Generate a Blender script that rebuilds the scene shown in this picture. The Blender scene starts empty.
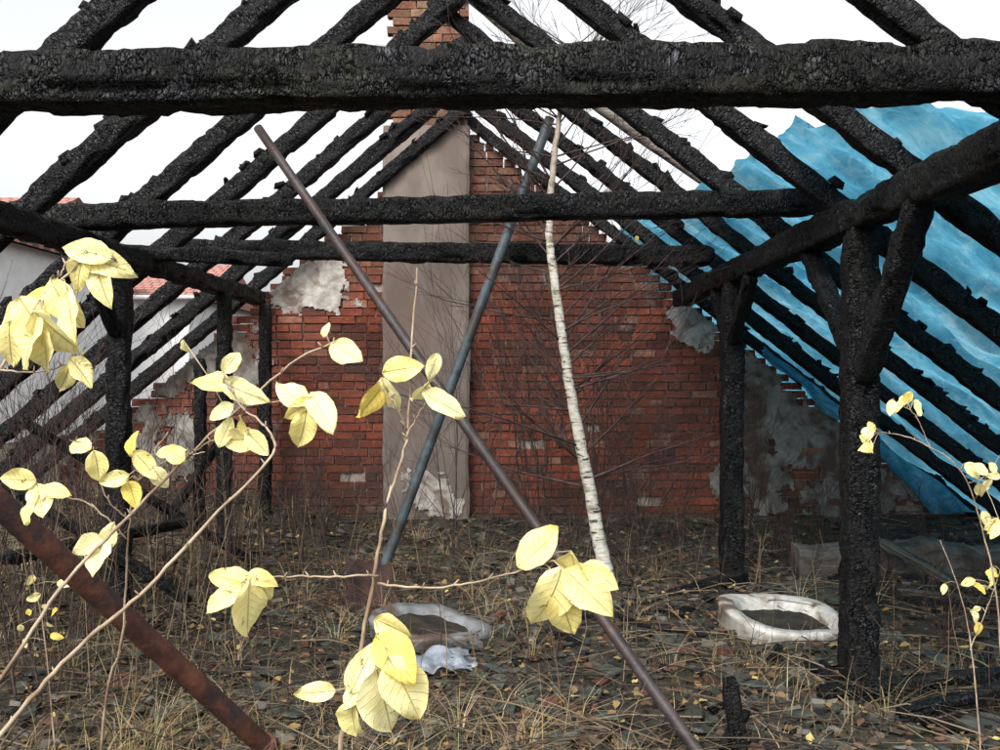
import bpy, math, random
from mathutils import Vector, Matrix, noise
random.seed(11)
R=random.random
def U(a,b): return a+(b-a)*random.random()
S=bpy.context.scene
S.view_settings.view_transform='Standard'; S.view_settings.look='None'; S.view_settings.exposure=0
COL=S.collection
EYE=1.6; F=972.2
def P(px,py,d):
    """survey measurement (bearing, height, distance) -> world point"""
    return Vector(((px-500)/F*d, d, EYE+(375-py)/F*d))
def nz(x,y,z=0.0): return noise.noise(Vector((x,y,z)))

# ---------------------------------------------------------------- materials
def M(name):
    m=bpy.data.materials.new(name); m.use_nodes=True
    nt=m.node_tree; nt.nodes.clear()
    o=nt.nodes.new('ShaderNodeOutputMaterial'); b=nt.nodes.new('ShaderNodeBsdfPrincipled')
    nt.links.new(b.outputs[0],o.inputs[0]); return m,nt,b,o
def lk(nt,a,b): nt.links.new(a,b)
def node(nt,t,**k):
    n=nt.nodes.new(t)
    for a,v in k.items(): setattr(n,a,v)
    return n
def coord(nt,sc=(1,1,1),kind='Object'):
    tc=node(nt,'ShaderNodeTexCoord'); mp=node(nt,'ShaderNodeMapping'); mp.inputs['Scale'].default_value=sc
    lk(nt,tc.outputs[kind],mp.inputs[0]); return mp.outputs[0]
def noi(nt,vec,scale,detail=5,rough=.6,dist=0):
    n=node(nt,'ShaderNodeTexNoise'); n.inputs['Scale'].default_value=scale; n.inputs['Detail'].default_value=min(detail,3.0)
    n.inputs['Roughness'].default_value=rough; n.inputs['Distortion'].default_value=dist
    lk(nt,vec,n.inputs['Vector']); return n.outputs['Fac']
def vor(nt,vec,scale,feat='F1',out='Distance'):
    n=node(nt,'ShaderNodeTexVoronoi',feature=feat); n.inputs['Scale'].default_value=scale
    lk(nt,vec,n.inputs['Vector']); return n.outputs[out]
def ramp(nt,fac,stops,interp='LINEAR'):
    n=node(nt,'ShaderNodeValToRGB'); r=n.color_ramp; r.interpolation=interp
    while len(r.elements)<len(stops): r.elements.new(.5)
    for e,(p,c) in zip(r.elements,stops):
        e.position=p; e.color=(c,c,c,1) if not isinstance(c,tuple) else (*c,1)
    lk(nt,fac,n.inputs[0]); return n.outputs[0]
def mix(nt,fac,a,b,mode='MIX'):
    n=node(nt,'ShaderNodeMix',data_type='RGBA',blend_type=mode)
    for i,v in ((0,fac),(6,a),(7,b)):
        if hasattr(v,'is_linked'): lk(nt,v,n.inputs[i])
        else: n.inputs[i].default_value=v if i==0 else (*v,1)
    return n.outputs[2]
def math_(nt,op,a,b=0.0):
    n=node(nt,'ShaderNodeMath',operation=op)
    for i,v in ((0,a),(1,b)):
        if hasattr(v,'is_linked'): lk(nt,v,n.inputs[i])
        else: n.inputs[i].default_value=v
    return n.outputs[0]
def bump(nt,b,h,dist=.01,strength=1.0):
    n=node(nt,'ShaderNodeBump'); n.inputs['Distance'].default_value=dist; n.inputs['Strength'].default_value=strength
    lk(nt,h,n.inputs['Height']); lk(nt,n.outputs[0],b.inputs['Normal'])
def sepz(nt,vec,ax='Z'):
    s=node(nt,'ShaderNodeSeparateXYZ'); lk(nt,vec,s.inputs[0]); return s.outputs[ax]
def geo(nt,o='Normal'): return node(nt,'ShaderNodeNewGeometry').outputs[o]
def attr(nt,name='Col',out='Color'):
    a=node(nt,'ShaderNodeAttribute'); a.attribute_name=name; return a.outputs[out]

def mk_char(name,ash=.5,moss=.0,fine=1.0):
    m,nt,b,o=M(name)
    v=coord(nt,(2.3,1,1)); 
    n0=node(nt,'ShaderNodeTexNoise'); n0.inputs['Scale'].default_value=14; n0.inputs['Detail'].default_value=3; n0.inputs['Roughness'].default_value=.65; lk(nt,v,n0.inputs['Vector'])
    dv=node(nt,'ShaderNodeVectorMath',operation='MULTIPLY_ADD'); lk(nt,n0.outputs['Color'],dv.inputs[0]); dv.inputs[1].default_value=(.16,.09,.09); lk(nt,v,dv.inputs[2])
    c=vor(nt,dv.outputs[0],27*fine,'DISTANCE_TO_EDGE')
    big=noi(nt,coord(nt,(1,3,3)),2.6,4,.7)
    pa=noi(nt,coord(nt,(1,2,2)),9,6,.75)
    cr0=ramp(nt,c,[(0,0.0),(.08,.7),(.30,1.0)])
    soft=ramp(nt,pa,[(.40,.75),(.56,0.0)])           # areas where the cracking fades out
    cr=mix(nt,soft,cr0,(1,1,1))
    col=ramp(nt,big,[(.38,(.002,.002,.0022)),(.58,(.005,.0048,.0052)),(.76,(.019,.016,.014))])
    af=math_(nt,'MULTIPLY',ramp(nt,pa,[(.56,0.0),(.72,ash)]),cr)
    col=mix(nt,af,col,(.075,.08,.095))
    if moss>0:
        up=ramp(nt,sepz(nt,geo(nt)),[(.3,0.0),(.8,1.0)])
        mf=math_(nt,'MULTIPLY',ramp(nt,pa,[(.4,0.0),(.6,moss)]),up)
        low=ramp(nt,big,[(.5,0.0),(.7,moss*.4)])
        col=mix(nt,math_(nt,'MAXIMUM',mf,low),col,(.024,.027,.011))
    col=mix(nt,cr,(.001,.001,.001),col)
    lk(nt,col,b.inputs['Base Color'])
    lk(nt,ramp(nt,pa,[(.38,.8),(.66,.38)]),b.inputs['Roughness'])
    lk(nt,math_(nt,'MULTIPLY',cr,.30),b.inputs['Specular IOR Level'])
    h=math_(nt,'ADD',cr,math_(nt,'MULTIPLY',n0.outputs['Fac'],2.2))
    bump(nt,b,h,.011)
    return m
CH=mk_char('charred_wood',.4); CHM=mk_char('charred_wood_mossy',.9,.8,.95); CHF=mk_char('charred_wood_fine',.5,.3,1.0)

def mk_brick():
    m,nt,b,o=M('old_brick')
    c=attr(nt); v=coord(nt)
    n1=noi(nt,v,14,6,.7)
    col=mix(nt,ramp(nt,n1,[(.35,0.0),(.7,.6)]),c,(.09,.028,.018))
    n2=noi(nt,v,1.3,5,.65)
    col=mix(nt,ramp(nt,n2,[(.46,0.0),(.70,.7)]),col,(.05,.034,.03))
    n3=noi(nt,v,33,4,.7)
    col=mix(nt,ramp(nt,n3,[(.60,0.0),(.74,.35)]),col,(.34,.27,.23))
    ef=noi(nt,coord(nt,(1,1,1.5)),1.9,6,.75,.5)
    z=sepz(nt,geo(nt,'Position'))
    low=ramp(nt,z,[(.10,1.0),(.40,.6),(.95,0.0)])  # shade band along the wall foot, painted into the brick colour
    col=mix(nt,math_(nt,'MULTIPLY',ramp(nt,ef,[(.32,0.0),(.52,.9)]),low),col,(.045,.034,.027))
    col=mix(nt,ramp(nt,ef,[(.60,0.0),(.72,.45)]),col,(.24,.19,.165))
    lk(nt,col,b.inputs['Base Color']); b.inputs['Roughness'].default_value=.9; b.inputs['Specular IOR Level'].default_value=.15
    bump(nt,b,math_(nt,'ADD',n1,n3),.010); return m
BR=mk_brick()
def mk_simple(name,a,bcol,scale=6,rough=.85,bd=.006,lo=.35,hi=.65,c3=None,detail=7,sc=(1,1,1),spec=.3,metal=0):
    m,nt,b,o=M(name); v=coord(nt,sc)
    n=noi(nt,v,scale,detail,.65)
    col=ramp(nt,n,[(lo,a),(hi,bcol)])
    if c3: col=mix(nt,ramp(nt,noi(nt,v,scale*.37+.7,6,.7,.6),[(.5,0.0),(.62,1.0)]),col,c3)
    lk(nt,col,b.inputs['Base Color']); b.inputs['Roughness'].default_value=rough
    b.inputs['Specular IOR Level'].default_value=spec; b.inputs['Metallic'].default_value=metal
    bump(nt,b,noi(nt,v,scale*5,6,.7),bd); return m
MORT=mk_simple('lime_mortar',(.17,.13,.105),(.34,.29,.25),9,.95,.01)
PLAS=mk_simple('wall_plaster',(.08,.07,.06),(.26,.24,.215),5,.95,.014,.3,.7,(.08,.055,.042))
PLAW=mk_simple('wall_whitewash',(.22,.19,.165),(.46,.43,.39),8,.95,.012,.3,.65,(.16,.12,.095))
CPLAS=mk_simple('chimney_plaster',(.105,.084,.072),(.205,.168,.145),2.6,.95,.008,.3,.7,(.13,.095,.076),9,(1,1,.45))
CONC=mk_simple('old_concrete',(.03,.026,.02),(.13,.115,.10),5,.95,.01)
RUST=mk_simple('rusty_steel',(.04,.017,.012),(.13,.05,.03),9,.75,.003,.35,.65,(.03,.02,.02))
STEEL=mk_simple('brown_painted_steel',(.018,.014,.015),(.05,.037,.037),12,.5,.002,.35,.65,(.04,.02,.015),7,(1,1,1),.35)
BLUES=mk_simple('faded_blue_paint',(.025,.037,.043),(.075,.098,.11),9,.5,.002,.35,.65,(.035,.03,.026),7,(1,1,1),.35)
ENAM=mk_simple('chipped_enamel',(.26,.24,.20),(.52,.50,.46),9,.4,.003,.35,.65,(.10,.065,.045),8,(1,1,1),.4)
GREYM=mk_simple('dull_grey_metal',(.07,.075,.08),(.22,.23,.235),6,.45,.004,.3,.7,(.09,.06,.045),8,(1,1,1),.5)
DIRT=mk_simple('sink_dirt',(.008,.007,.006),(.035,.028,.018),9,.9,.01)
SHEET=mk_simple('grey_plastic_sheet',(.12,.145,.18),(.30,.335,.38),6,.28,.010,.3,.7,(.10,.10,.10),6,(1,1,1),.5)
SLATE=mk_simple('slate',(.016,.021,.018),(.070,.078,.068),8,.7,.004,.35,.65,(.036,.04,.018))
WOODP=mk_simple('weathered_wood',(.04,.03,.024),(.13,.105,.085),5,.85,.004,.35,.65,(.025,.02,.015),6,(.4,6,6))
LATH=mk_simple('pale_weathered_pole',(.10,.08,.07),(.27,.24,.21),5,.85,.004,.35,.65,(.05,.035,.03),6,(.5,6,6))
TWIG=mk_simple('twig_bark',(.022,.014,.013),(.075,.048,.042),20,.8,.001)
TWIGP=mk_simple('pale_shoot_bark',(.17,.11,.07),(.42,.34,.24),14,.6,.001)
HWALL=mk_simple('white_render',(.68,.68,.68),(.80,.80,.79),2,.9,.003)
def mk_attr(name,rough=.85,trans=0.0,vein=False):
    m,nt,b,o=M(name); c=attr(nt)
    v=coord(nt)
    if vein:
        col=mix(nt,ramp(nt,noi(nt,v,40,3,.6),[(.4,0.0),(.75,.4)]),c,(.78,.60,.13))
        uv=attr(nt,'luv','Vector'); s=node(nt,'ShaderNodeSeparateXYZ'); lk(nt,uv,s.inputs[0])
        av=math_(nt,'ABSOLUTE',s.outputs[1])
        w=math_(nt,'SINE',math_(nt,'MULTIPLY',math_(nt,'SUBTRACT',s.outputs[0],math_(nt,'MULTIPLY',av,.20)),50.0))
        vf=ramp(nt,w,[(.86,0.0),(1.0,.2)])
        mid=ramp(nt,av,[(0.0,.5),(.06,0.0)])
        vf=math_(nt,'MAXIMUM',vf,mid)
        col=mix(nt,vf,col,(.58,.46,.11))
        sp=noi(nt,v,42,5,.75)
        col=mix(nt,ramp(nt,sp,[(.64,0.0),(.70,.85)]),col,(.20,.09,.025))
        ed=ramp(nt,math_(nt,'ADD',av,math_(nt,'MULTIPLY',sp,.45)),[(1.10,0.0),(1.24,.75)])
        col=mix(nt,ed,col,(.34,.17,.04))
        bump(nt,b,math_(nt,'SUBTRACT',sp,math_(nt,'MULTIPLY',vf,2.0)),.0015)
    else: col=c
    lk(nt,col,b.inputs['Base Color']); b.inputs['Roughness'].default_value=rough
    b.inputs['Specular IOR Level'].default_value=.3
    if trans>0:
        t=node(nt,'ShaderNodeBsdfTranslucent'); lk(nt,col,t.inputs[0])
        x=node(nt,'ShaderNodeMixShader'); x.inputs[0].default_value=trans
        lk(nt,b.outputs[0],x.inputs[1]); lk(nt,t.outputs[0],x.inputs[2]); lk(nt,x.outputs[0],o.inputs[0])
    return m
LEAF=mk_attr('yellow_leaf',.5,.25,True)
STRAW=mk_attr('dry_straw',.85); BITS=mk_attr('rubble_bits',.9)
def mk_tarp():
    m,nt,b,o=M('blue_tarpaulin'); v=coord(nt)
    n=noi(nt,coord(nt,(1,.6,1)),1.8,7,.7,.9)
    n2=noi(nt,coord(nt,(.9,1.8,.9)),2.6,3,.7,2.2)
    n3=noi(nt,v,9,3,.75,.6)
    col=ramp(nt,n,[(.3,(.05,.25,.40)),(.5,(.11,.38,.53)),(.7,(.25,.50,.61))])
    col=mix(nt,ramp(nt,n3,[(.52,0.0),(.68,.45)]),col,(.38,.60,.68))  # fold highlights painted in as pale blue, hollows darkened below
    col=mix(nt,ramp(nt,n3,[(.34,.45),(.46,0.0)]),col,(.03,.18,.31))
    lk(nt,col,b.inputs['Base Color']); b.inputs['Roughness'].default_value=.75; b.inputs['Specular IOR Level'].default_value=.2
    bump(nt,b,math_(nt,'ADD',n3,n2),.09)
    t=node(nt,'ShaderNodeBsdfTranslucent'); lk(nt,col,t.inputs[0])
    x=node(nt,'ShaderNodeMixShader'); x.inputs[0].default_value=.60
    lk(nt,b.outputs[0],x.inputs[1]); lk(nt,t.outputs[0],x.inputs[2]); lk(nt,x.outputs[0],o.inputs[0]); return m
TARP=mk_tarp()
def mk_birch():
    m,nt,b,o=M('birch_bark')
    n=noi(nt,coord(nt,(1,1,5)),9,5,.7,.3); d=noi(nt,coord(nt,(1,1,1)),14,5,.7)
    col=ramp(nt,n,[(.42,(.58,.56,.50)),(.56,(.42,.38,.31)),(.62,(.04,.032,.028))])
    z=sepz(nt,geo(nt,'Position'))
    col=mix(nt,ramp(nt,math_(nt,'MULTIPLY',z,.25),[(.60,0.0),(.85,1.0)]),col,(.30,.24,.20))
    col=mix(nt,ramp(nt,d,[(.52,0.0),(.68,.75)]),col,(.17,.20,.08))
    lk(nt,col,b.inputs['Base Color']); b.inputs['Roughness'].default_value=.7; bump(nt,b,n,.003); return m
BIRCH=mk_birch()
def mk_ground():
    m,nt,b,o=M('littered_soil'); v=coord(nt)
    n=noi(nt,v,3,8,.7); n2=noi(nt,v,22,6,.75)
    col=ramp(nt,n,[(.3,(.008,.006,.004)),(.5,(.022,.016,.010)),(.7,(.05,.038,.022))])
    col=mix(nt,ramp(nt,n2,[(.5,0.0),(.7,.8)]),col,(.07,.055,.03))
    col=mix(nt,ramp(nt,noi(nt,v,1.1,5,.7),[(.5,0.0),(.68,.6)]),col,(.02,.026,.008))
    lk(nt,col,b.inputs['Base Color']); b.inputs['Roughness'].default_value=.95
    bump(nt,b,n2,.04); return m
GROUND=mk_ground()
def mk_tile():
    m,nt,b,o=M('red_roof_tiles')
    t=node(nt,'ShaderNodeTexBrick'); lk(nt,coord(nt),t.inputs['Vector'])
    t.inputs['Scale'].default_value=1; t.inputs['Brick Width'].default_value=.3; t.inputs['Row Height'].default_value=.3
    t.inputs['Mortar Size'].default_value=.03
    t.inputs['Color1'].default_value=(.36,.16,.12,1); t.inputs['Color2'].default_value=(.28,.12,.10,1); t.inputs['Mortar'].default_value=(.10,.05,.04,1)
    lk(nt,t.outputs[0],b.inputs['Base Color']); b.inputs['Roughness'].default_value=.8; return m
TILE=mk_tile()
GLASS=mk_simple('dark_window_glass',(.02,.025,.03),(.05,.055,.06),2,.15,.0005,.3,.7,None,3,(1,1,1),.5)

# ---------------------------------------------------------------- mesh builder
class MB:
    def __init__(s): s.v=[];s.f=[];s.c=[];s.l=[];s.mi=[]
    def add(s,vs,fs,col=(1,1,1),luv=None,mi=0):
        o=len(s.v); s.v+= [tuple(p) for p in vs]; s.f+=[tuple(i+o for i in f) for f in fs]
        s.c+=[col]*len(vs); s.l+= luv if luv else [(0,0,0)]*len(vs); s.mi+=[mi]*len(fs)
    def obj(s,name,mats,parent=None,smooth=True,attrs=False,mw=None,**pr):
        me=bpy.data.meshes.new(name); me.from_pydata(s.v,[],s.f)
        if not isinstance(mats,(list,tuple)): mats=[mats]
        for m in mats: me.materials.append(m)
        if len(mats)>1: me.polygons.foreach_set('material_index',s.mi)
        if smooth: me.polygons.foreach_set('use_smooth',[True]*len(me.polygons))
        if attrs:
            a=me.attributes.new('Col','FLOAT_COLOR','POINT'); a.data.foreach_set('color',[x for c in s.c for x in (*c,1)])
            a=me.attributes.new('luv','FLOAT_VECTOR','POINT'); a.data.foreach_set('vector',[x for c in s.l for x in c])
        me.update()
        o=bpy.data.objects.new(name,me); COL.objects.link(o)
        if mw is not None: o.matrix_world=mw
        if parent: o.parent=parent
        for k,v in pr.items(): o[k]=v
        return o
def empty(name,loc,**pr):
    e=bpy.data.objects.new(name,None); e.location=(0,0,0); COL.objects.link(e)
    e.empty_display_size=.1
    for k,v in pr.items(): e[k]=v
    return e
def tube(mb,pts,rad,n=6,col=(1,1,1),cap=True,jit=0,mi=0):
    pts=[Vector(p) for p in pts]; vs=[];fs=[]
    if not isinstance(rad,(list,tuple)): rad=[rad]*len(pts)
    up=Vector((0.13,.21,.97))
    for i,p in enumerate(pts):
        d=(pts[min(i+1,len(pts)-1)]-pts[max(i-1,0)])
        if d.length<1e-9: d=Vector((0,0,1))
        d.normalize()
        a=d.cross(up)
        if a.length<.1: a=d.cross(Vector((1,0,0)))
        a.normalize(); b=d.cross(a)
        for k in range(n):
            t=2*math.pi*k/n; r=rad[i]*(1+jit*(R()-.5))
            vs.append(p+a*(math.cos(t)*r)+b*(math.sin(t)*r))
    for i in range(len(pts)-1):
        for k in range(n):
            k2=(k+1)%n; fs.append((i*n+k,i*n+k2,(i+1)*n+k2,(i+1)*n+k))
    if cap and n>2: fs.append(tuple(range(n))[::-1]); fs.append(tuple(range((len(pts)-1)*n,len(pts)*n)))
    mb.add(vs,fs,col,mi=mi)
def box(mb,c,h,j=0,rot=None,col=(1,1,1),mi=0):
    vs=[]
    for x in(-1,1):
        for y in(-1,1):
            for z in(-1,1):
                p=Vector((x*h[0]+U(-j,j),y*h[1]+U(-j,j),z*h[2]+U(-j,j)))
                if rot: p=rot@p
                vs.append(Vector(c)+p)
    mb.add(vs,[(0,1,3,2),(4,6,7,5),(0,4,5,1),(2,3,7,6),(0,2,6,4),(1,5,7,3)],col,mi=mi)
def smooth(pts,k=6,w=0.0):
    pts=[Vector(p) for p in pts]; out=[]
    for i in range(len(pts)-1):
        p0=pts[max(i-1,0)];p1=pts[i];p2=pts[i+1];p3=pts[min(i+2,len(pts)-1)]
        for s in range(k):
            t=s/k
            q=.5*((2*p1)+(p2-p0)*t+(2*p0-5*p1+4*p2-p3)*t*t+(-p0+3*p1-3*p2+p3)*t**3)
            if w: q=q+Vector((U(-w,w),U(-w,w),U(-w,w)))
            out.append(q)
    out.append(pts[-1]); return out

# ---------------------------------------------------------------- ground
def gh(x,y):
    e=max(0,min(1,(11-abs(y-6))/3))*max(0,min(1,(8-abs(x))/2))
    h=.05*nz(x*.9,y*.9,3)+.03*nz(x*3,y*3,7)
    h+=.28*max(0,min(1,(-x-1.6)/1.6))*max(0,min(1,(y-3.5)/3))
    h+=.16*max(0,min(1,(y-8.6)/1.3))
    return h*e
CLEAR=[(1.80,6.1,.36),(-.42,5.95,.34),(-.36,5.32,.22)]
def free(x,y,m=1.0): return all(math.hypot(x-a,y-b)>r*m for a,b,r in CLEAR)
xs=[-600,-200,-80,-40,-20,-12]+[ -8+i*.09 for i in range(int(16/.09)+1)]+[12,20,40,80,200,600]
ys=[-300,-60,-20,-6]+[-1+i*.09 for i in range(int(13/.09)+1)]+[14,18,25,40,80,200,600,1500]
mb=MB(); vs=[(x,y,gh(x,y)) for y in ys for x in xs]; nx=len(xs)
mb.add(vs,[(j*nx+i,j*nx+i+1,(j+1)*nx+i+1,(j+1)*nx+i) for j in range(len(ys)-1) for i in range(nx-1)])
mb.obj('ground',GROUND,kind='structure',label='littered dark soil with dead grass and rubble',category='ground')

# ---------------------------------------------------------------- timbers
def timber(name,a,b,w,h,mat=CH,parent=None,seg=.035,jit=.009,stubs=0,up=Vector((0,0,1)),loss=.07,K=6,**pr):
    a=Vector(a);b=Vector(b);L=(b-a).length;d=(b-a)/L
    u=up-d*up.dot(d)
    if u.length<.05: u=Vector((0,1,0))-d*d.y
    u.normalize(); s=u.cross(d)
    mw=Matrix((( d.x,s.x,u.x,a.x),(d.y,s.y,u.y,a.y),(d.z,s.z,u.z,a.z),(0,0,0,1)))
    mb=MB(); n=max(3,int(L/seg)); prof=[]
    for e in range(4):
        for k in range(K):
            t=-1+2*k/K
            prof.append([(t,-1),(1,t),(-t,1),(-1,-t)][e])
    m=len(prof); sd=U(0,100); vs=[];fs=[]
    for i in range(n+1):
        X=L*i/n
        lo=1-loss*(.5+.9*nz(X*1.3,sd)) 
        if i in(0,n): lo*=.72
        elif i in(1,n-1): lo*=.9
        oy=.008*nz(X*.9,sd,5); oz=.010*nz(X*.8,sd,9)
        for (py,pz) in prof:
            r=math.hypot(py,pz); rr=1 if r<1.25 else .95
            q=Vector((X*11,py*1.9+sd,pz*1.9)); n1=noise.noise(q*2.3); dn=noise.noise(q*.8)*jit+(-abs(n1)*1.2+.25)*jit
            if r>1.1: dn-=max(0,noise.noise(q*.55+Vector((9,0,0)))-.15)*.06
            f=1+dn/(.5*min(w,h))
            vs.append((X+U(-.006,.006),oy+py*w/2*rr*f*lo,oz+pz*h/2*rr*f*lo))
    for i in range(n):
        for k in range(m):
            k2=(k+1)%m; fs.append((i*m+k,i*m+k2,(i+1)*m+k2,(i+1)*m+k))
    fs.append(tuple(range(m))[::-1]); fs.append(tuple(range(n*m,(n+1)*m)))
    mb.add(vs,fs)
    for i in range(stubs):
        X=U(.1,L-.1); 
        box(mb,(X,U(-.02,.02),h/2+U(-.012,.012)),(U(.012,.045),w/2*U(.4,1.2),U(.006,.020)),.012,Matrix.Rotation(U(-.5,.5),3,'Z')@Matrix.Rotation(U(-.5,.5),3,'Y'))
    me=mb.obj(name,mat,None,smooth=True,mw=mw,**pr)
    if parent:
        me.parent=parent; me.matrix_parent_inverse=parent.matrix_world.inverted()
    return me
XL,XR=-2.4,1.8; RX,RZ=-.39,2.53+.78*2.19
def roofL(x): return 2.53+.85*(x-XL)
def roofR(x): return 2.53-.78*(x-XR)
deps=[2.25,3.22,4.17,5.1,6.08,7.0,7.95,8.85,9.7]
for i,d in enumerate(deps):
    j=U(-.04,.04); k=U(-.05,.05)
    timber('charred_rafter',(-5.15,d+j,roofL(-5.15)),(RX+.12,d+j*.3,roofL(RX+.12)),.12,.14*U(.88,1.05),stubs=24,label='charred black timber rafter with burnt batten stubs',category='rafter',group='charred roof rafters')
    timber('charred_rafter',(4.85,d+.13-j,roofR(4.85)),(RX-.12,d+.13+k,roofR(RX-.12)),.10,.118*U(.88,1.05),stubs=24,label='charred black timber rafter with burnt batten stubs',category='rafter',group='charred roof rafters')
G='charred horizontal frame beams'
timber('charred_tie_beam',(-3.1,3.15,2.53),(3.0,3.1,2.58),.19,.175,CHM,seg=.025,K=8,jit=.008,label='thick charred beam with cracked mossy surface',category='beam',group=G)
timber('charred_tie_beam',(-2.62,5.6,2.50),(1.96,5.62,2.60),.16,.15,CHF,label='charred horizontal beam resting on the purlins',category='beam',group=G)
timber('charred_tie_beam',(-2.55,7.45,2.57),(1.62,7.4,2.50),.15,.15,CH,label='charred horizontal beam behind the birch',category='beam',group=G)
timber('charred_tie_beam',(-2.75,6.35,2.42),(-1.55,7.2,2.45),.10,.10,CH,label='short thin charred beam end above the posts',category='beam')
timber('charred_purlin',(1.84,1.6,2.44),(1.8,9.75,2.36),.17,.17,CHM,label='charred purlin carried on charred posts under tarpaulin',category='beam')
timber('charred_purlin',(-2.42,2.0,2.36),(-2.4,9.75,2.36),.14,.14,CH,label='charred purlin carried on thin charred posts',category='beam')
def post(x,y,zt,w,braces,lab):
    p=timber('charred_post',(x,y,gh(x,y)-.08),(x+.01,y,zt),w,w,CHF,up=Vector((0,1,0)),jit=.011,label=lab,category='post',group='charred roof posts')
    for (z0,dy,z1,bw) in braces:
        timber('brace',(x,y+(.05 if dy>0 else -.05),z0),(x+.01,y+dy,z1),bw,bw*.9,CH,parent=p)
post(1.80,4.88,2.33,.165,[(1.70,.85,2.34,.10),(1.58,-.72,2.36,.12)],'stout charred post with knee braces, scaled bark-like char')
post(1.76,7.4,2.30,.17,[(1.85,.6,2.3,.10),(1.85,-.55,2.3,.10)],'charred post standing before the brick wall')
post(-2.39,6.1,2.30,.135,[(1.85,-.5,2.3,.08)],'slim charred post wrapped by dead weeds')
post(-2.36,8.3,2.30,.12,[],'slim charred post standing among weeds')
post(-2.31,9.55,2.30,.12,[],'slim charred post close to the brick wall')
post(-2.75,8.9,1.75,.10,[],'short burnt post stub among weeds')
mb=MB(); pp=smooth([P(440,-30,7.3),P(520,40,7.35),P(600,108,7.45),P(722,192,7.6)],8,.004); tube(mb,pp,.045,8,jit=.12)
mb.obj('weathered_roof_pole',LATH,label='pale unburnt wooden pole lying along the roof slope',category='pole')

# ---------------------------------------------------------------- gable wall
wall=empty('brick_gable_wall',(0,0,0),label='red brick gable wall with crumbling plaster patches',category='wall')
def topz(x):
    return (roofL(x) if x<RX else roofR(x))-.06
bm_=MB(); mm=MB(); ch=.084; z=-.15; c=0; WY=9.9
while z<4.3:
    zz=z+ch*.6
    xl=XL+(zz+.06-2.53)/.85; xr=XR-(zz+.03-2.53)/.78
    xl=max(xl,-4.9); xr=min(xr,4.9)
    if z<2.6: xl+=U(0,.12)+.25*max(0,nz(z*1.5,1)); xr-=U(0,.07)+.10*max(0,nz(z*1.2,7))
    else: xl+=U(-.02,.06); xr-=U(-.02,.06)
    if xr-xl<.15: break
    if xr-xl>.5: box(mm,((xl+xr)/2,WY+.163,z+ch/2),((xr-xl)/2-.22,.138,ch/2+.0005))
    x=xl; k=c%2
    if k: x-=.06
    while x<xr-.05:
        w=(.262 if (k+int((x*7)))%3 else .13)*U(.92,1.05); w=min(w,xr-x)
        if R()>.003:
            cx=x+w/2; t=R(); 
            base=Vector((.34,.088,.045)).lerp(Vector((.20,.047,.028)),t)
            if R()<.16: base=Vector((.11,.036,.026))
            if R()<.06: base=Vector((.36,.17,.11))
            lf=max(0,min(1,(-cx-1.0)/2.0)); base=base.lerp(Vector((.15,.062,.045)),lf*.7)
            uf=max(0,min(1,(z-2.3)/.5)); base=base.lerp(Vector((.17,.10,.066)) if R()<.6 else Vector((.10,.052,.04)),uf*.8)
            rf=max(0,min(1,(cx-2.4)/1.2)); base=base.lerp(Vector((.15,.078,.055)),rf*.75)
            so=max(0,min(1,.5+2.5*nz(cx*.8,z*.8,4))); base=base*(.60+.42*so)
            yo=U(-.009,.007)
            if R()<.04: yo-=.012
            wob=.008*nz(cx*.7,z,2)
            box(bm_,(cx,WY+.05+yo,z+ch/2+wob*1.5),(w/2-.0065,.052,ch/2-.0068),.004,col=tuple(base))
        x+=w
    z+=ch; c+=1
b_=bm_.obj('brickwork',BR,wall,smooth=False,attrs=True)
mm.obj('mortar_core',MORT,wall,smooth=False)
def patch(name,mat,cx,cz,hx,hz,sd,thr,y0=WY-.016,st=.022,parent=wall):
    mb=MB(); idx={}; nx_=int(2*hx/st);nz_=int(2*hz/st)
    def inside(i,j):
        x=-hx+i*st;zz=-hz+j*st
        r=1-math.hypot(x/hx,zz/hz)
        if cz+zz>topz(cx+x)-.08: return False
        return r+.8*nz((cx+x)*2.1,(cz+zz)*2.1,sd)+.5*nz((cx+x)*6,(cz+zz)*6,sd)+.25*nz((cx+x)*17,(cz+zz)*17,sd)>thr
    def vid(i,j):
        if (i,j) not in idx:
            x=cx-hx+i*st;zz=cz-hz+j*st
            idx[(i,j)]=len(mb.v); mb.v.append((x+U(-.009,.009),y0+.008*nz(x*3,zz*3,sd)+.004*nz(x*12,zz*12)+U(-.0015,.0015),zz+U(-.009,.009)))
            mb.c.append((1,1,1)); mb.l.append((0,0,0))
        return idx[(i,j)]
    for i in range(nx_):
        for j in range(nz_):
            if inside(i,j): mb.f.append((vid(i,j),vid(i+1,j),vid(i+1,j+1),vid(i,j+1))); mb.mi.append(0)
    if mb.f: mb.obj(name,mat,parent,smooth=True)
patch('plaster_patch',PLAS,3.35,.9,1.35,1.0,3,.25)
patch('plaster_patch',PLAW,-1.95,2.45,.62,.42,9,.32)
patch('plaster_patch',PLAS,-3.1,1.75,.85,.6,14,.38)
patch('plaster_patch',PLAW,1.98,2.1,.38,.45,21,.40)
patch('plaster_patch',PLAS,-3.4,.8,.8,.6,31,.6)
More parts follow.
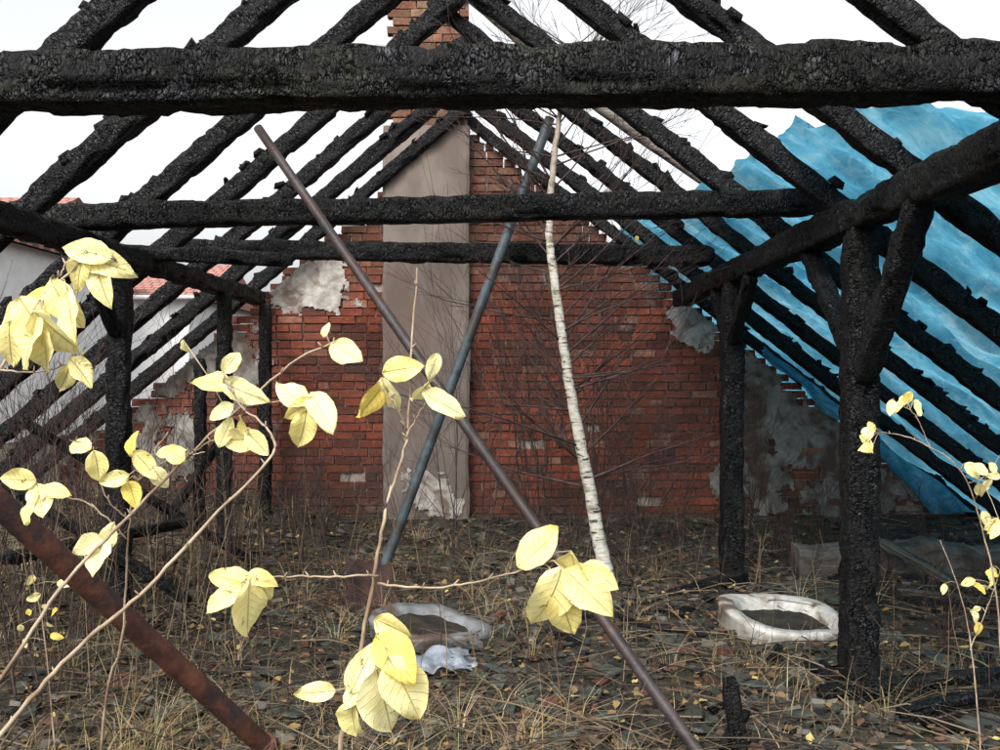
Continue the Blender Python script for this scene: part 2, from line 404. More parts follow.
# chimney
chim=empty('chimney',(0,0,0),label='grey plastered chimney breast with bare brick top',category='chimney')
mb=MB(); n=60; prof=[(-1.18,WY+.05),(-1.175,WY-.15),(-1.14,WY-.165),(-.34,WY-.165),(-.31,WY-.15),(-.305,WY+.05)]
vs=[];fs=[]
for i in range(n+1):
    zz=-.1+i*(4.2/n)
    for (x,y) in prof: vs.append((x+.015*nz(zz*2,x)+.008*nz(zz*9,x),y+.008*nz(zz*2.5,x,3),zz))
for i in range(n):
    for k in range(5): fs.append((i*6+k,i*6+k+1,(i+1)*6+k+1,(i+1)*6+k))
fs.append(tuple(n*6+k for k in range(6)))
mb.add(vs,fs); mb.obj('plastered_shaft',CPLAS,chim,smooth=False)
patch('pale_plaster_stain',PLAW,-.75,.42,.40,.34,51,.40,WY-.178,parent=chim)
mb=MB(); z=4.1; c=0
core=MB()
while z<5.9:
    x0,x1=-1.08,-.31
    x=x0-(.06 if c%2 else 0)
    while x<x1-.03:
        w=min(.25*U(.96,1.03),x1-x)
        if w>.04:
            b0=Vector((.24,.16,.10)).lerp(Vector((.18,.08,.05)),R())*U(.5,1.1)
            box(mb,(x+w/2,WY-.09+U(-.008,.008),z+ch/2),(w/2-.006,.05,ch/2-.006),.004,col=tuple(b0))
        x+=w
    z+=ch; c+=1
box(core,(-.70,WY+.14,5.0),(.37,.23,.9))
mb.obj('brick_top',BR,chim,smooth=False,attrs=True); core.obj('mortar_core',MORT,chim,smooth=False)
mb=MB()
vs=[];fs=[];nn=40
for i in range(nn+1):
    x=2.35+i*2.3/nn
    for (y,z) in ((7.62,-.1),(7.6,.2),(7.63,.25),(7.85,.26),(7.9,-.1)): vs.append((x,y+.04*nz(x*3,z),z+.07*nz(x*2.2,y,5)+.03*nz(x*9,y)))
for i in range(nn):
    for k in range(4): fs.append((i*5+k,(i+1)*5+k,(i+1)*5+k+1,i*5+k+1))
fs.append((0,1,2,3,4)); fs.append(tuple(nn*5+k for k in (4,3,2,1,0)))
mb.add(vs,fs); mb.obj('concrete_kerb_wall',CONC,label='low crumbling concrete kerb wall before the gable',category='wall',smooth=False)

# ---------------------------------------------------------------- tarpaulin
mb=MB(); NI,NJ=160,260; vs=[];fs=[]
Y0=3.45; Y1=11.3
for j in range(NJ+1):
    y=Y0+j*(Y1-Y0)/NJ
    x0=1.62-.07*max(0,min(y,10)-4)+.16*nz(y*1.1,3)+.07*nz(y*5,8)+max(0,4.0-y)*.55
    x1=5.25+.25*nz(y*1.3,12)
    for i in range(NI+1):
        t=i/NI; x=x0+(x1-x0)*t
        h=.18+.08*nz(x*1.2,y*.9,4)+.09*nz(x*.8+y*1.2,y*1.8,5)-.12*abs(nz(x*.9+.5*y,y*2.0,6))+.035*nz(x*4.5,y*5,2)+.05*abs(nz(x*2.5-y,y*2.8,11))-.05*abs(nz(x*2.2+y*1.5,y*1.1,17))
        k=min(range(len(deps)),key=lambda q:abs(deps[q]+.13-y)); s_=min(1,abs(deps[k]+.13-y)/.35)
        h-=.15*s_*s_*(.5+nz(x*.9,y*.4,30))
        if t<.06: h+=(.06-t)*1.5*nz(y*3,1,2)
        if s_<.25: h=max(h,.10)
        vs.append((x+h*.3,y+.05*nz(x*3,y*2,9),max(roofR(x)+h,.10+.15*abs(nz(x*3,y*3)))))
mb.add(vs,[(j*(NI+1)+i,j*(NI+1)+i+1,(j+1)*(NI+1)+i+1,(j+1)*(NI+1)+i) for j in range(NJ) for i in range(NI)])
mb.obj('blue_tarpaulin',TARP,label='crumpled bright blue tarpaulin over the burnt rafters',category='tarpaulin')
mb=MB(); vs=[];A,B=40,60
for i in range(A+1):
    for j in range(B+1):
        s=i/A; t=j/B
        x=2.6+2.25*s; zt=roofR(x)-.02; drop=.12+.42*s*s+.14*nz(s*6,2)
        vs.append((x+.05*nz(t*4,s*7),9.62-.10*t+.07*math.sin(s*32+3*nz(s*3,t*2))*(.3+t)+.03*nz(s*12,t*8),max(zt-drop*t,.25)))
mb.add(vs,[(i*(B+1)+j,i*(B+1)+j+1,(i+1)*(B+1)+j+1,(i+1)*(B+1)+j) for i in range(A) for j in range(B)])
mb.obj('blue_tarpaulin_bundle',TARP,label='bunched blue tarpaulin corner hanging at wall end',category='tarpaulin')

# ---------------------------------------------------------------- poles
mb=MB(); a=P(258,128,5.5); b=Vector((.87,3.9,-.02))
tube(mb,[a.lerp(b,i/30)+Vector((0,0,-.015*math.sin(math.pi*i/30))) for i in range(31)],.026,12)
mb.obj('long_steel_pipe',STEEL,label='long thin brown steel pipe leaning against a beam',category='pipe')
mb=MB(); a=P(550,118,7.2); b=P(372,600,6.9)
tube(mb,[a.lerp(b,i/30) for i in range(31)],.037,12)
mb.obj('blue_steel_pipe',BLUES,label='faded blue-grey steel pipe leaning against a beam',category='pipe')
mb=MB(); a=P(-120,395,2.75); b=P(282,762,4.05); 
tube(mb,[a.lerp(b,i/30) for i in range(31)],.042,14)
tube(mb,[a.lerp(b,.93),a.lerp(b,.95)],.052,14)
mb.obj('rusty_pipe',RUST,label='thick rusty brown iron pipe slanting into the weeds',category='pipe')

# ---------------------------------------------------------------- sinks & debris
def sink(name,c,rx,ry,ht,rotz,tilt,lab,pw=2.6,dep=.12,mat=ENAM,egg=0,rim=.80):
    rings=[(1.0,-ht),(1.02,-.02),(1.04,0),(.99,.012),(rim,.008),(rim-.06,-.02),(rim-.18,-dep*.8),(.3,-dep)]
    n=56; mb=MB(); vs=[];fs=[];
    mw=Matrix.Translation(c)@Matrix.Rotation(tilt[0],4,'X')@Matrix.Rotation(tilt[1],4,'Y')@Matrix.Rotation(rotz,4,'Z')
    def ring(s,z):
        out=[]
        for k in range(n):
            a=2*math.pi*k/n; ca,sa=math.cos(a),math.sin(a); q=(abs(ca)**pw+abs(sa)**pw)**(-1/pw)
            e=1-egg*max(0,ca)*abs(sa)
            out.append((rx*s*q*ca*(1+egg*.25*max(0,ca)**4)+.010*nz(ca*4,sa*4,z*3),ry*s*q*sa*e+.008*nz(ca*5,sa*5,9),z+.012*nz(ca*2,sa*2,7)))
        return out
    for (s,z) in rings: vs+=ring(s,z)
    for i in range(len(rings)-1):
        for k in range(n): fs.append((i*n+k,i*n+(k+1)%n,(i+1)*n+(k+1)%n,(i+1)*n+k))
    mb.add(vs,fs,mi=0); mb.f.append(tuple(range((len(rings)-1)*n,len(rings)*n))); mb.mi.append(0)
    o=mb.obj(name,mat,mw=mw,label=lab,category='sink')
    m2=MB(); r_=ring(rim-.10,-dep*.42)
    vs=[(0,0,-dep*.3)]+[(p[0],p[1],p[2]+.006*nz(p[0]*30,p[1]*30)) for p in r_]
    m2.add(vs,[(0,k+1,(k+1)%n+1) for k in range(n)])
    d=m2.obj('bowl_dirt',DIRT,mw=mw); bpy.context.view_layer.update()
    d.parent=o; d.matrix_parent_inverse=o.matrix_world.inverted()
sink('enamel_sink',Vector((1.80,6.12,.095)),.37,.40,.16,.15,(.07,.07),'chipped dirty white enamel sink lying in rubble, dark inside',3.2,.14)
sink('metal_basin',Vector((-.44,5.95,.085)),.35,.32,.10,-.15,(.10,.10),'shallow grey metal basin with pointed lip on dead grass',2.0,.05,GREYM,.5,.74)
mb=MB(); vs=[];cx0,cy0=-.36,5.32
for j in range(25):
    for i in range(37):
        x=(i/36-.5)*.50*(1-.25*(j/24));y=(j/24-.5)*.42
        vs.append((cx0+x+.04*nz(y*9,1),cy0+y+.05*nz(x*8,2),gh(cx0+x,cy0+y)+.03+.05*nz(x*5,y*5,3)+.06*abs(nz(x*11,y*11))))
mb.add(vs,[(j*37+i,j*37+i+1,(j+1)*37+i+1,(j+1)*37+i) for j in range(24) for i in range(36)])
mb.obj('plastic_sheet',SHEET,label='crumpled silvery grey plastic bag on the ground',category='plastic bag')
mb=MB(); c=P(370,594,6.75); rt=Matrix.Rotation(.25,3,'Z')@Matrix.Rotation(.75,3,'X')
vs=[]
for j in range(9):
    for i in range(9):
        x=(i/8-.5)*.36*(1-.15*j/8);y=(j/8-.5)*.46; zz=.05*abs(i/4-1)**2+.01*nz(x*20,y*20)
        vs.append(c+Vector((0,0,.04))+rt@Vector((x,y,zz)))
mb.add(vs,[(j*9+i,j*9+i+1,(j+1)*9+i+1,(j+1)*9+i) for j in range(8) for i in range(8)])
RUSTD=mk_simple('dark_rusty_plate',(.014,.009,.008),(.055,.026,.019),9,.8,.003)
o=mb.obj('rusty_shovel_blade',RUSTD,label='dark rusty shovel-like metal plate at pipe foot',category='metal plate')
o.modifiers.new('s','SOLIDIFY').thickness=.006
def plank(a,b,w,t,mat,lab):
    return timber('loose_plank',a,b,w,t,mat,jit=.004,loss=.05,label=lab,category='plank',group='loose boards in the rubble')
plank(P(878,540,7.55),P(962,588,6.9),.16,.03,WOODP,'weathered grey plank leaning on kerb wall')
plank(P(900,600,6.6)+Vector((0,0,.06)),P(1010,612,6.7)+Vector((0,0,.06)),.14,.03,WOODP,'weathered board lying in rubble')
plank(P(820,700,4.7)+Vector((0,0,.03)),P(1010,690,4.9)+Vector((0,0,.08)),.10,.06,CH,'charred board end lying on the ground')
plank(P(900,725,4.4)+Vector((0,0,.05)),P(1040,700,4.6)+Vector((0,0,.1)),.09,.05,CH,'charred board end lying on the ground')
plank(P(660,600,7.0),P(745,575,7.3),.12,.08,CH,'charred log lying by the post')
plank(P(0,560,5.6),P(200,520,7.0),.09,.07,CH,'charred fallen batten among dead weeds')
plank(P(20,420,6.6),P(250,560,7.6),.07,.07,CH,'charred fallen batten among dead weeds')
plank(P(-20,470,6.2),P(190,600,5.9),.06,.06,CH,'charred fallen batten among dead weeds')
plank(P(235,420,9.2),P(140,560,8.4),.07,.07,CH,'charred fallen batten among dead weeds')
for i in range(34):
    y=U(4.2,8.6); x=U(.05,.5)*y; a=U(0,3.14); l=U(.12,.32)
    if not free(x,y,1.8): continue
    z=gh(x,y)+.03; plank((x,y,z),(x+math.cos(a)*l,y+math.sin(a)*l,z+U(-.02,.06)),U(.03,.06),U(.02,.04),CH,'small charred timber scrap lying in rubble')
timber('charred_stake',P(741,760,4.1),P(730,678,4.1),.07,.07,CH,label='short charred stake sticking out of rubble',category='stake')
timber('charred_stake',P(722,750,4.05),P(748,712,4.2),.04,.04,CH,label='thin charred stick beside a stake',category='stake')
def slate(x,y,s,col):
    mb=MB(); n=random.choice([4,5,6,7]); ring=[]
    for k in range(n):
        a=2*math.pi*(k+U(-.25,.25))/n; ring.append((math.cos(a)*s*U(.7,1.1),math.sin(a)*s*U(.55,.9)))
    t=U(.006,.016); vs=[(a,b,0) for a,b in ring]+[(a*.96,b*.96,t) for a,b in ring]
    fs=[tuple(range(n))[::-1],tuple(range(n,2*n))]+[(k,(k+1)%n,n+(k+1)%n,n+k) for k in range(n)]
    mb.add(vs,fs)
    mw=Matrix.Translation((x,y,gh(x,y)+U(.010,.035)))@Matrix.Rotation(U(-.2,.2),4,'X')@Matrix.Rotation(U(-.2,.2),4,'Y')@Matrix.Rotation(U(0,6),4,'Z')
    mb.obj('broken_slate',col,mw=mw,smooth=False,label='broken grey-green slate lying on the ground',category='slate',group='broken slates on the ground')
for i in range(160):
    y=3.9+4.5*R()**1.4; x=U(-.5,.53)*y
    if x<-.1*y and R()<.5: x=-x
    if free(x,y): slate(x,y,U(.04,.11) if R()<.8 else U(.11,.15),SLATE)
BRI=mk_simple('broken_brick',(.06,.023,.017),(.13,.05,.036),9,.95,.006,.35,.65,(.06,.05,.042))
for i in range(20):
    y=4+5.3*R(); x=U(-.4,.52)*y
    if not free(x,y): continue
    mb=MB(); box(mb,(0,0,0),(U(.04,.08),U(.03,.05),.022),.014)
    mb.obj('brick_fragment',BRI,mw=Matrix.Translation((x,y,gh(x,y)+.015))@Matrix.Rotation(U(-.4,.4),4,'X')@Matrix.Rotation(U(0,6),4,'Z'),smooth=False,label='broken red brick lying in rubble',category='brick',group='broken bricks in the rubble')
mb=MB()
for i in range(5600):
    y=3.6+6.2*R()**1.2; x=U(-.56,.56)*y; s=U(.010,.042)
    if not free(x,y): continue
    c=random.choice([(.028,.032,.024),(.055,.055,.046),(.018,.015,.013),(.008,.007,.007),(.07,.06,.042),(.025,.022,.018),(.035,.035,.025),(.07,.032,.022),(.13,.12,.105)])
    box(mb,(x,y,gh(x,y)+U(0,.025)),(s,s*U(.5,1),s*U(.12,.5)),s*.25,Matrix.Rotation(U(0,6),3,'Z')@Matrix.Rotation(U(-.5,.5),3,'X'),col=c)
mb.obj('rubble_chips',BITS,smooth=False,attrs=True,kind='stuff',label='small stone and slate rubble over the ground',category='rubble')
mb=MB()
for i in range(1600):
    y=3.4+6.3*R()**1.1; x=U(-.58,.58)*y; L=U(.1,.7); a=U(0,6.3); z=gh(x,y)+U(.01,.08)
    if not free(x,y): continue
    p=Vector((x,y,z)); q=p+Vector((math.cos(a)*L,math.sin(a)*L,U(-.02,.2)*L)); 
    c=random.choice([(.04,.028,.02),(.09,.065,.045),(.015,.013,.012),(.17,.135,.09)])
    r=U(.002,.006); tube(mb,[p,p.lerp(q,.5)+Vector((U(-.03,.03),U(-.03,.03),.02)),q],[r,r*.8,r*.4],4,c,False)
mb.obj('fallen_sticks',BITS,attrs=True,kind='stuff',label='thin fallen twigs and sticks over ground',category='twigs')

# ---------------------------------------------------------------- grass
mb=MB()
def blade(x,y,L,lean,az,w,col,z0=None):
    z=gh(x,y)-.01
    dx,dy=math.cos(az),math.sin(az); sx,sy=-dy*w,dx*w
    pts=[]
    for k in range(4):
        t=k/3; r=L*lean*t*t; h=L*t*(1-.45*lean*t)
        pts.append((x+dx*r,y+dy*r,z+h))
    vs=[]
    for k,p in enumerate(pts):
        ww=(1-.8*k/3); vs+=[(p[0]-sx*ww,p[1]-sy*ww,p[2]),(p[0]+sx*ww,p[1]+sy*ww,p[2])]
    mb.add(vs,[(0,1,3,2),(2,3,5,4),(4,5,7,6)],col)
cols=[(.30,.22,.12),(.22,.16,.08),(.40,.32,.19),(.13,.085,.045),(.075,.05,.03),(.07,.08,.022),(.18,.14,.06)]
for i in range(14000):
    y=3.1+6.6*R()**1.15; x=U(-.62,.60)*y
    den=.42+1.4*nz(x*1.1,y*1.1,8)-x*.13
    if R()>den or not free(x,y,1.0): continue
    flat=R()<.7
    blade(x,y,U(.08,.30) if R()<.94 else U(.3,.5),U(.9,1.9) if flat else U(.1,.8),U(0,6.28),U(.0011,.0026),random.choice(cols))
for i in range(150):
    cx=U(-.5,.5); y=3.6+5.6*R(); cx*=y; c=random.choice(cols[:4])
    if (cx>0 and R()<.6) or not free(cx,y,1.5): continue
    for k in range(20):
        a=U(0,6.28); blade(cx+math.cos(a)*.03,y+math.sin(a)*.03,U(.15,.40),U(.6,1.7),a,U(.0012,.0026),tuple(q*U(.7,1.1) for q in c))
mb.obj('dry_grass',STRAW,attrs=True,smooth=False,kind='stuff',label='tangled dead straw-coloured grass',category='grass')

# ---------------------------------------------------------------- leaves
def leaf(mb,base,dirv,nrm,L,W,fold=.25,curl=.3,col=(.8,.75,.3),n=10,m=6):
    d=Vector(dirv).normalized(); nr=Vector(nrm); nr=(nr-d*nr.dot(d)).normalized(); s=nr.cross(d)
    vs=[];l=[];fs=[]; w1=U(-.25,.25); ph=U(0,9); bend=U(-.12,.12)
    for i in range(n+1):
        u=i/n; wd=W*.5*(math.sin(math.pi*min(1,u**.82))**.75 if 0<u<1 else 0.0)+.0004
        for j in range(m+1):
            v=-1+2*j/m
            x=L*u; y=wd*v*(1+.12*nz(u*7+ph,v*2,3))+bend*L*u*u; zz=abs(v)*wd*fold-curl*L*(u*u)*.5+.12*L*nz(u*3.5+ph,v*1.5)*1.2*abs(v)+w1*L*u*v*.5
            vs.append(Vector(base)+d*x+s*y+nr*zz); l.append((u,v,0))
    for i in range(n):
        for j in range(m): a=i*(m+1)+j; fs.append((a,a+1,a+m+2,a+m+1))
    mb.add(vs,fs,col,l)
mb=MB()
for i in range(3800):
    y=3.3+6.3*R()**1.2; x=U(-.56,.56)*y; a=U(0,6.28); s=U(.03,.065)
    if not free(x,y): continue
    c=random.choice([(.18,.11,.045),(.12,.065,.03),(.24,.16,.06),(.085,.05,.026),(.06,.038,.022),(.10,.055,.03),(.15,.10,.05),(.07,.045,.03)])
    if R()<.05: c=(.42,.34,.12)
    leaf(mb,(x,y,gh(x,y)+U(.01,.05)),(math.cos(a),math.sin(a),U(-.2,.3)),(U(-.5,.5),U(-.6,.3),1),s,s*U(.5,.75),U(0,.6),U(-.6,.8),c,3,2)
mb.obj('leaf_litter',STRAW,attrs=True,kind='stuff',label='fallen yellow and brown leaves over ground',category='fallen leaves')

def shoot(name,lab,stems,leaves,d0,rbase=.004,mat=TWIGP,cat='sapling',lsc=1.0):
    """stems: list of polylines [(px,py,d)...],(r0,r1); leaves: (px,py,d,len px,angle deg)"""
    e=empty(name,(0,0,0),label=lab,category=cat,group='leafy yellow saplings')
    mb=MB(); allp=[]
    for pts,r0,r1 in stems:
        w=[P(*p) if not isinstance(p,Vector) else p for p in pts]; sm=smooth(w,8,.0012); n=len(sm)
        tube(mb,sm,[(r0+(r1-r0)*i/(n-1))*.82 for i in range(n)],7,jit=.25); allp+=sm
        for q in range(2,n-1,5):
            tube(mb,[sm[q],sm[q]+Vector((U(-.006,.006),U(-.004,.004),.007))],[r1*1.6,r1*.5],5)
    lb=MB()
    for (px,py,d,lp,an) in leaves:
        c=P(px,py,d); L=lp/F*d*1.10*lsc; a=math.radians(an)
        dv=Vector((math.cos(a),U(-.55,.55),math.sin(a))).normalized(); base=c-dv*L*.5
        nr=Vector((U(-.8,.8),-1,U(-.2,.9)))
        k=U(0,1); col=Vector((.84,.74,.28)).lerp(Vector((.86,.81,.46)),k)
        if R()<.2: col=Vector((.78,.60,.14))
        leaf(lb,base,dv,nr,L,L*U(.50,.68),U(.1,.6),U(-.2,.9),tuple(col))
        q=min(allp,key=lambda p:(p-base).length)
        mid=q.lerp(base,.5)+Vector((0,0,.006)); tube(mb,[q,mid,base,base+dv*L*.1],[.0012,.0009,.0008,.0004],5)
    mb.obj('stem',mat,e); lb.obj('foliage',LEAF,e,attrs=True)
    return e
g=lambda px,d: Vector(((px-500)/F*d,d,gh((px-500)/F*d,d)-.02))
shoot('young_sapling','slender sapling with large pale yellow autumn leaves',
 [([g(318,1.36),(330,900,1.33),(340,748,1.3),(352,690,1.3),(370,600,1.31),(386,510,1.33),(406,440,1.36),(411,360,1.38),(417,268,1.40)],.0052,.0015),
  ([(378,584,1.31),(430,588,1.26),(480,581,1.22),(545,563,1.18)],.0022,.0011),
  ([(379,575,1.31),(330,577,1.28),(290,576,1.26),(255,580,1.24)],.002,.001),
  ([(405,442,1.36),(418,415,1.35),(440,385,1.34)],.002,.001),
  ([(407,430,1.36),(396,405,1.34),(388,392,1.34)],.0018,.001),
  ([(345,725,1.3),(358,690,1.25),(380,640,1.2)],.002,.001)],
 [(372,400,1.34,44,-125),(388,396,1.34,36,-70),(402,368,1.35,38,12),(433,366,1.33,26,-110),(420,393,1.34,26,-130),(444,404,1.32,46,-28),
  (247,612,1.22,62,-98),(232,580,1.24,42,165),(224,598,1.23,40,-140),(262,578,1.22,30,-10),(265,590,1.22,30,-60),
  (540,550,1.18,52,35),(552,602,1.15,66,-105),(588,592,1.15,60,-42),(575,574,1.17,54,-80),(565,612,1.16,54,-70),(600,575,1.17,38,-30),
  (316,692,1.24,36,178),(352,720,1.22,42,-95),(362,668,1.2,50,65),(384,704,1.16,78,-80),(406,690,1.14,70,-62),(396,658,1.15,58,-40),(393,626,1.2,38,-20),(352,695,1.2,32,-120)],1.3)
shoot('young_sapling','arching pale shoot with clustered yellow leaves',
 [([g(-260,1.6),(-160,830,1.45),(-20,705,1.4),(60,590,1.38),(130,515,1.36),(210,435,1.34),(290,365,1.3),(345,338,1.3)],.0048,.0012),
  ([g(-330,1.3),(-120,880,1.2),(0,735,1.15),(70,655,1.15),(140,595,1.16),(210,520,1.18),(270,458,1.2),(268,430,1.2),(240,405,1.22),(225,380,1.22)],.0045,.001),
  ([(250,400,1.28),(275,402,1.28),(310,400,1.27)],.0016,.0009),
  ([(190,455,1.34),(215,440,1.3),(255,438,1.28)],.0016,.0009)],
 [(212,380,1.24,34,165),(240,390,1.23,42,-20),(230,362,1.23,24,60),(222,412,1.25,26,-150),(240,440,1.28,34,190),(225,432,1.28,30,70),(258,442,1.27,30,-40),(245,425,1.27,20,100),
  (292,396,1.27,42,150),(322,412,1.25,48,-55),(304,430,1.26,40,-100),(300,408,1.26,34,-150),(346,354,1.28,36,-38),(325,330,1.3,14,80),(185,347,1.35,14,-80),(175,455,1.34,26,160)],1.3)
shoot('young_sapling','leafy yellow shoot with dense overlapping leaves',
 [([g(-420,1.3),(-200,700,1.2),(-60,470,1.15),(0,370,1.12),(45,300,1.1),(88,258,1.1),(118,262,1.1)],.004,.0011),
  ([(0,370,1.12),(40,372,1.12),(80,360,1.12)],.0016,.0009),([(45,300,1.1),(60,275,1.1),(70,255,1.1)],.0016,.0009)],
 [(88,250,1.1,48,160),(105,262,1.1,44,-10),(100,284,1.1,40,-70),(78,272,1.1,38,-110),(45,300,1.1,52,170),(62,302,1.09,50,-60),(58,334,1.08,58,-50),(30,338,1.08,58,-115),(46,350,1.09,50,-95),(14,320,1.1,48,-150),(8,345,1.1,44,-100),(66,380,1.1,34,-110),(82,372,1.1,34,-50),(70,318,1.08,50,-80),(32,318,1.08,46,-60)],1.1)
shoot('young_sapling','low twiggy shoot with small yellow leaves',
 [([g(60,1.7),(100,760,1.55),(122,640,1.5),(128,540,1.48),(138,480,1.46),(168,432,1.45)],.0032,.001),
  ([(128,540,1.48),(90,505,1.45),(40,492,1.42),(5,480,1.4)],.0018,.0009),([(130,520,1.48),(105,495,1.45),(92,450,1.44),(70,440,1.44)],.0016,.0008),
  ([(138,480,1.46),(165,462,1.46),(205,452,1.46)],.0014,.0008)],
 [(18,480,1.4,30,175),(40,500,1.4,34,-70),(28,508,1.4,30,-130),(55,490,1.4,28,-10),(78,446,1.43,28,170),(98,466,1.43,30,-80),(146,464,1.45,34,-50),(114,480,1.44,28,200),(132,492,1.45,26,-60),(98,556,1.45,40,-100),(108,536,1.45,30,70),(88,545,1.45,28,-150),(172,452,1.45,28,10),(160,478,1.45,24,-60),(130,445,1.46,22,80)],1.4)
def rl(c,n,sx,sy,d,l): return [(c[0]+U(-sx,sx),c[1]+U(-sy,sy),d+U(-.1,.1),U(l*.6,l*1.1),U(-170,10)) for _ in range(n)]
shoot('young_sapling','thin shoot with small yellow leaves by the post',
 [([g(1015,2.6),(1000,640,2.6),(985,540,2.6),(960,470,2.6),(915,440,2.6),(880,432,2.6)],.0035,.001),([(930,448,2.6),(915,415,2.6),(895,402,2.6)],.0016,.0008),([(975,500,2.6),(985,480,2.5),(1000,455,2.5)],.0016,.0008)],
 rl((875,438),6,14,11,2.6,17)+rl((905,402),5,16,7,2.6,16)+rl((985,475),6,13,18,2.5,18)+rl((992,520),4,8,15,2.5,18),2.6)
shoot('young_sapling','low bush shoot with small yellow leaves in rubble',
 [([g(985,3.4),(975,680,3.4),(962,600,3.4),(940,540,3.4)],.004,.0012),([(970,650,3.4),(990,600,3.4),(1000,570,3.4)],.002,.001)],
 rl((965,610),6,25,35,3.4,13)+rl((985,585),4,12,35,3.4,13),3.4)
shoot('young_sapling','low weed with tiny yellow leaves among grass',
 [([g(60,3.6),(45,640,3.5),(35,590,3.5),(30,560,3.5)],.004,.001)],
 rl((42,615),10,22,35,3.5,12),3.5)

# ---------------------------------------------------------------- bare shrubs & birch
def grow(mb,p,d,L,r,depth,wob=.25,grav=.0,tips=None,col=(1,1,1)):
    n=max(3,int(L/.09)); pts=[p.copy()]; q=p.copy(); dd=d.normalized()
    for i in range(n):
        dd=(dd+Vector((U(-wob,wob),U(-wob,wob),U(-wob,wob)+grav))*.35).normalized(); q=q+dd*(L/n); pts.append(q.copy())
    rr=[max(.0016,r*(1-.8*i/n)) for i in range(n+1)]
    tube(mb,pts,rr,5 if r>.004 else 3,col,False)
    if tips is not None: tips.append(q)
    if depth>0:
        for k in range(random.randint(3,5)):
            i=random.randint(max(1,n//5),n-1); base=(pts[i]-pts[i-1]).normalized()
            nd=(base+Vector((U(-1,1),U(-1,1),U(-.4,.7)))*.75).normalized()
            grow(mb,pts[i],nd,L*U(.35,.6),rr[i]*.6,depth-1,wob,grav,tips,col)
birch=empty('birch_tree',(0,0,0),label='slender white-barked bare birch growing from rubble',category='tree')
tp=smooth([Vector((.835,7.2,-.05)),P(600,545,7.2),P(588,480,7.2),P(572,400,7.18),P(557,300,7.15),P(549,225,7.15),P(555,150,7.15),P(563,95,7.15),P(575,40,7.15)],9,.004)
n=len(tp); mb=MB(); tube(mb,tp,[.062-.050*(i/(n-1))**.8 for i in range(n)],12,jit=.06); mb.obj('trunk',BIRCH,birch)
mb=MB(); tips=[]
for k in range(76):
    i=int(n*U(.22,.98)); s=random.choice([-1,1]); L=U(.5,1.4)*(1.15-.4*i/n)
    grow(mb,tp[i],Vector((s*U(.5,1),U(-.5,.5),U(.1,1.1))),L,.009*(1.2-i/n)+.0035,2,.22,.02,tips)
mb.obj('crown',TWIG,birch)
lb=MB()
for t in random.sample(tips,5):
    leaf(lb,t,(U(-.3,.3),U(-.3,.3),-1),(U(-.5,.5),-1,0),U(.04,.055),.03,.3,.3,(.70,.52,.12),3,2)
lb.obj('foliage',LEAF,birch,attrs=True)
def shrub(x,y,ns,H,dep=2,mat=TWIG,spread=.35,lv=1):
    mb=MB(); p=Vector((x,y,gh(x,y)-.02)); tips=[]
    for k in range(ns):
        grow(mb,p+Vector((U(-.08,.08),U(-.08,.08),0)),Vector((U(-spread,spread),U(-spread,spread),1)),H*U(.6,1.1),U(.005,.009),dep,.2,.04,tips)
    e=mb.obj('bare_shrub',mat,label='bare twiggy shrub growing before the brick wall',category='shrub',group='bare shrubs in the ruin')
for (x,y,ns,H) in [(-.35,8.4,4,2.2),(.2,8.8,5,2.3),(.55,7.9,4,1.9),(1.2,8.3,6,1.9),(1.55,8.8,5,1.6),(-1.5,8.6,4,1.2),(-2.0,7.3,5,1.1),(-2.7,6.6,7,1.3),(-3.1,6.3,7,1.5),(-3.4,7.2,7,1.6),(-2.9,8,6,1.4),(-2.4,5.6,5,1.0),
   (-3.6,8.6,6,1.5),(2.3,8.9,5,1.1),(2.8,8.3,4,.8),(3.2,8.6,4,.8),(-.9,8.9,4,1.0),(.9,9.2,5,2.8),(-.1,9.3,4,3.0),(.5,9.4,4,3.3),(-1.6,9.3,3,1.6),(1.0,7.3,5,.8),(.4,7.4,4,.7),(2.5,5.6,3,.7),(-1.0,6.5,3,.7),(-3.0,4.9,5,1.1),(-2.2,4.6,4,.8),(3.7,8.2,4,.7),(.3,9.2,5,2.6),(.9,8.9,5,2.2),
   (-2.0,9.2,5,1.0),(-2.9,5.6,6,1.2),(-3.7,7.8,7,1.5),(-2.4,6.9,6,1.0),(-1.9,6.4,4,.8),(-1.7,8.0,4,.9),(2.3,7.9,5,.6),(2.9,7.4,4,.5),(1.3,8.9,5,1.2)]:
    shrub(x,y,ns,H)
mb=MB()
for i in range(460):
    if R()<.65: y=U(4.5,9.4); x=U(-.58,-.25)*y
    else: y=U(4.2,9.5); x=U(-.3,.5)*y
    if not free(x,y): continue
    c=random.choice([(.12,.08,.045),(.06,.04,.028),(.22,.17,.11),(.03,.02,.016)])
    L=U(.3,1.0) if x<-1 else U(.2,.55)
    p=Vector((x,y,gh(x,y))); q=p+Vector((U(-.25,.25)*L,U(-.25,.25)*L,L)); tube(mb,[p,p.lerp(q,.5)+Vector((U(-.02,.02),0,0)),q],[.003,.0024,.001],4,c,False)
    for k in range(random.randint(1,5)):
        t=U(.4,1); b=p.lerp(q,t); e_=b+Vector((U(-.12,.12),U(-.12,.12),U(.02,.14))); tube(mb,[b,e_],[.0016,.0008],3,c,False)
mb.obj('dead_weed_stalks',BITS,attrs=True,kind='stuff',label='brown dead weed stalks standing in ruin',category='weeds')

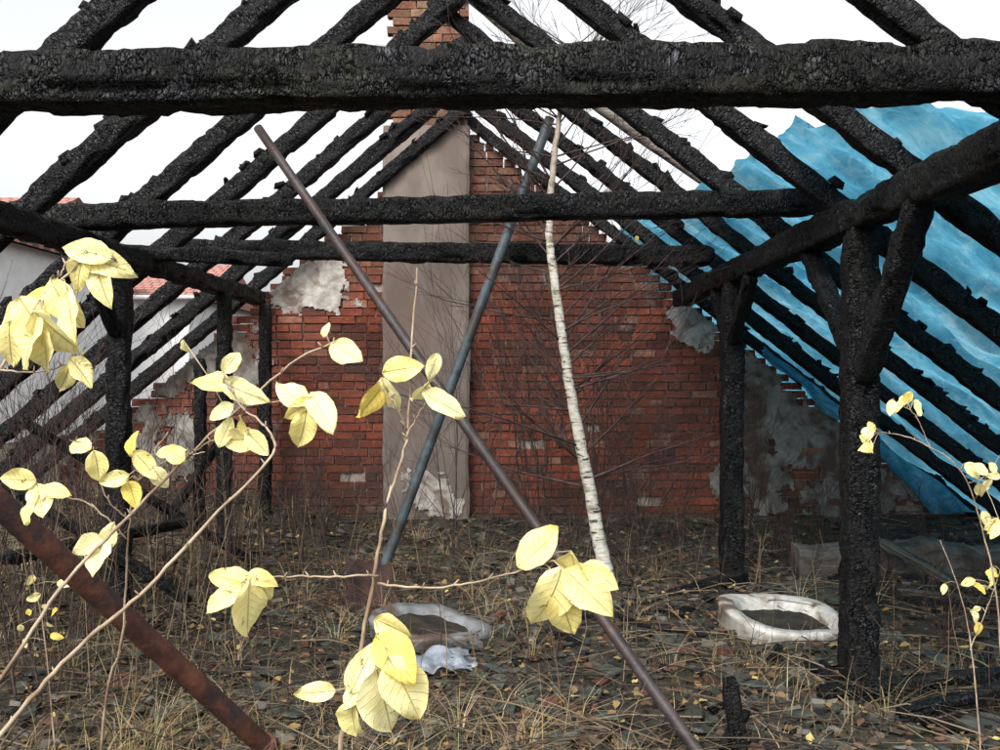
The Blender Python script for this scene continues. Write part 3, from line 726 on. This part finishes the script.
# ---------------------------------------------------------------- neighbouring houses
def house(x0,x1,y,eave,ridge,lab,wins):
    h=empty('neighbouring_house',(0,0,0),label=lab,category='house')
    mb=MB(); yb=y+8; 
    box(mb,((x0+x1)/2,(y+yb)/2,eave/2-.05),((x1-x0)/2,4,eave/2+.05)); mb.obj('wall',HWALL,h,smooth=False)
    mb=MB(); ov=.35; ym=(y+yb)/2
    vs=[(x0-ov,y-ov,eave-.05),(x1+ov,y-ov,eave-.05),(x1+ov,ym,ridge),(x0-ov,ym,ridge),(x0-ov,yb+ov,eave-.05),(x1+ov,yb+ov,eave-.05)]
    mb.add(vs,[(0,1,2,3),(3,2,5,4),(0,3,4),(1,5,2)]); mb.obj('roof',TILE,h,smooth=False)
    mb=MB(); tube(mb,[(x0-ov,y-ov-.06,eave-.03),(x1+ov,y-ov-.06,eave-.03)],.07,8); mb.obj('gutter',HWALL,h)
    for wx in wins:
        w=MB(); box(w,(wx,y-.012,eave-1.3),(.5,.03,.6)); wo=w.obj('window',GLASS,h,smooth=False)
        f=MB()
        for (cx,cz,hx,hz) in ((wx-.5,eave-1.3,.04,.64),(wx+.5,eave-1.3,.04,.64),(wx,eave-.68,.46,.04),(wx,eave-1.92,.46,.04),(wx,eave-1.3,.025,.58)):
            box(f,(cx,y-.05,cz),(hx,.03,hz))
        f.obj('frame',HWALL,wo,smooth=False)
house(-22,-11.6,22,4.75,6.35,'white rendered house with red tiled roof beyond the ruin',[-13.5])
house(-15.5,-9.6,30,4.0,5.45,'low white house with red tiled roof beyond the ruin',[-12])

# ---------------------------------------------------------------- light
L=Vector((.28,.72,-.80)).normalized()
sd=bpy.data.lights.new('sun','SUN'); sd.energy=1.5; sd.angle=math.radians(12); sd.color=(1,.97,.93)
so=bpy.data.objects.new('sun',sd); COL.objects.link(so); so.rotation_euler=L.to_track_quat('-Z','Y').to_euler(); so.location=(0,-5,12)
w=bpy.data.worlds.new('World'); S.world=w; w.use_nodes=True; nt=w.node_tree; bg=nt.nodes['Background']
sk=nt.nodes.new('ShaderNodeTexSky'); sk.sky_type='NISHITA'; sk.sun_disc=False
sk.sun_elevation=math.asin(-L.z); sk.sun_rotation=math.atan2(-L.x,-L.y); sk.dust_density=6; sk.air_density=1.0; sk.ozone_density=1
hs=nt.nodes.new('ShaderNodeHueSaturation'); hs.inputs['Saturation'].default_value=.12; hs.inputs['Value'].default_value=2.3
nt.links.new(sk.outputs[0],hs.inputs['Color']); nt.links.new(hs.outputs[0],bg.inputs[0]); bg.inputs[1].default_value=.15

cd=bpy.data.cameras.new('camera'); cd.lens=35; cd.sensor_width=36; cd.clip_end=3000; cd.clip_start=.05
co=bpy.data.objects.new('camera',cd); COL.objects.link(co); co.location=(0,0,EYE); co.rotation_euler=(math.radians(90),0,0); S.camera=co
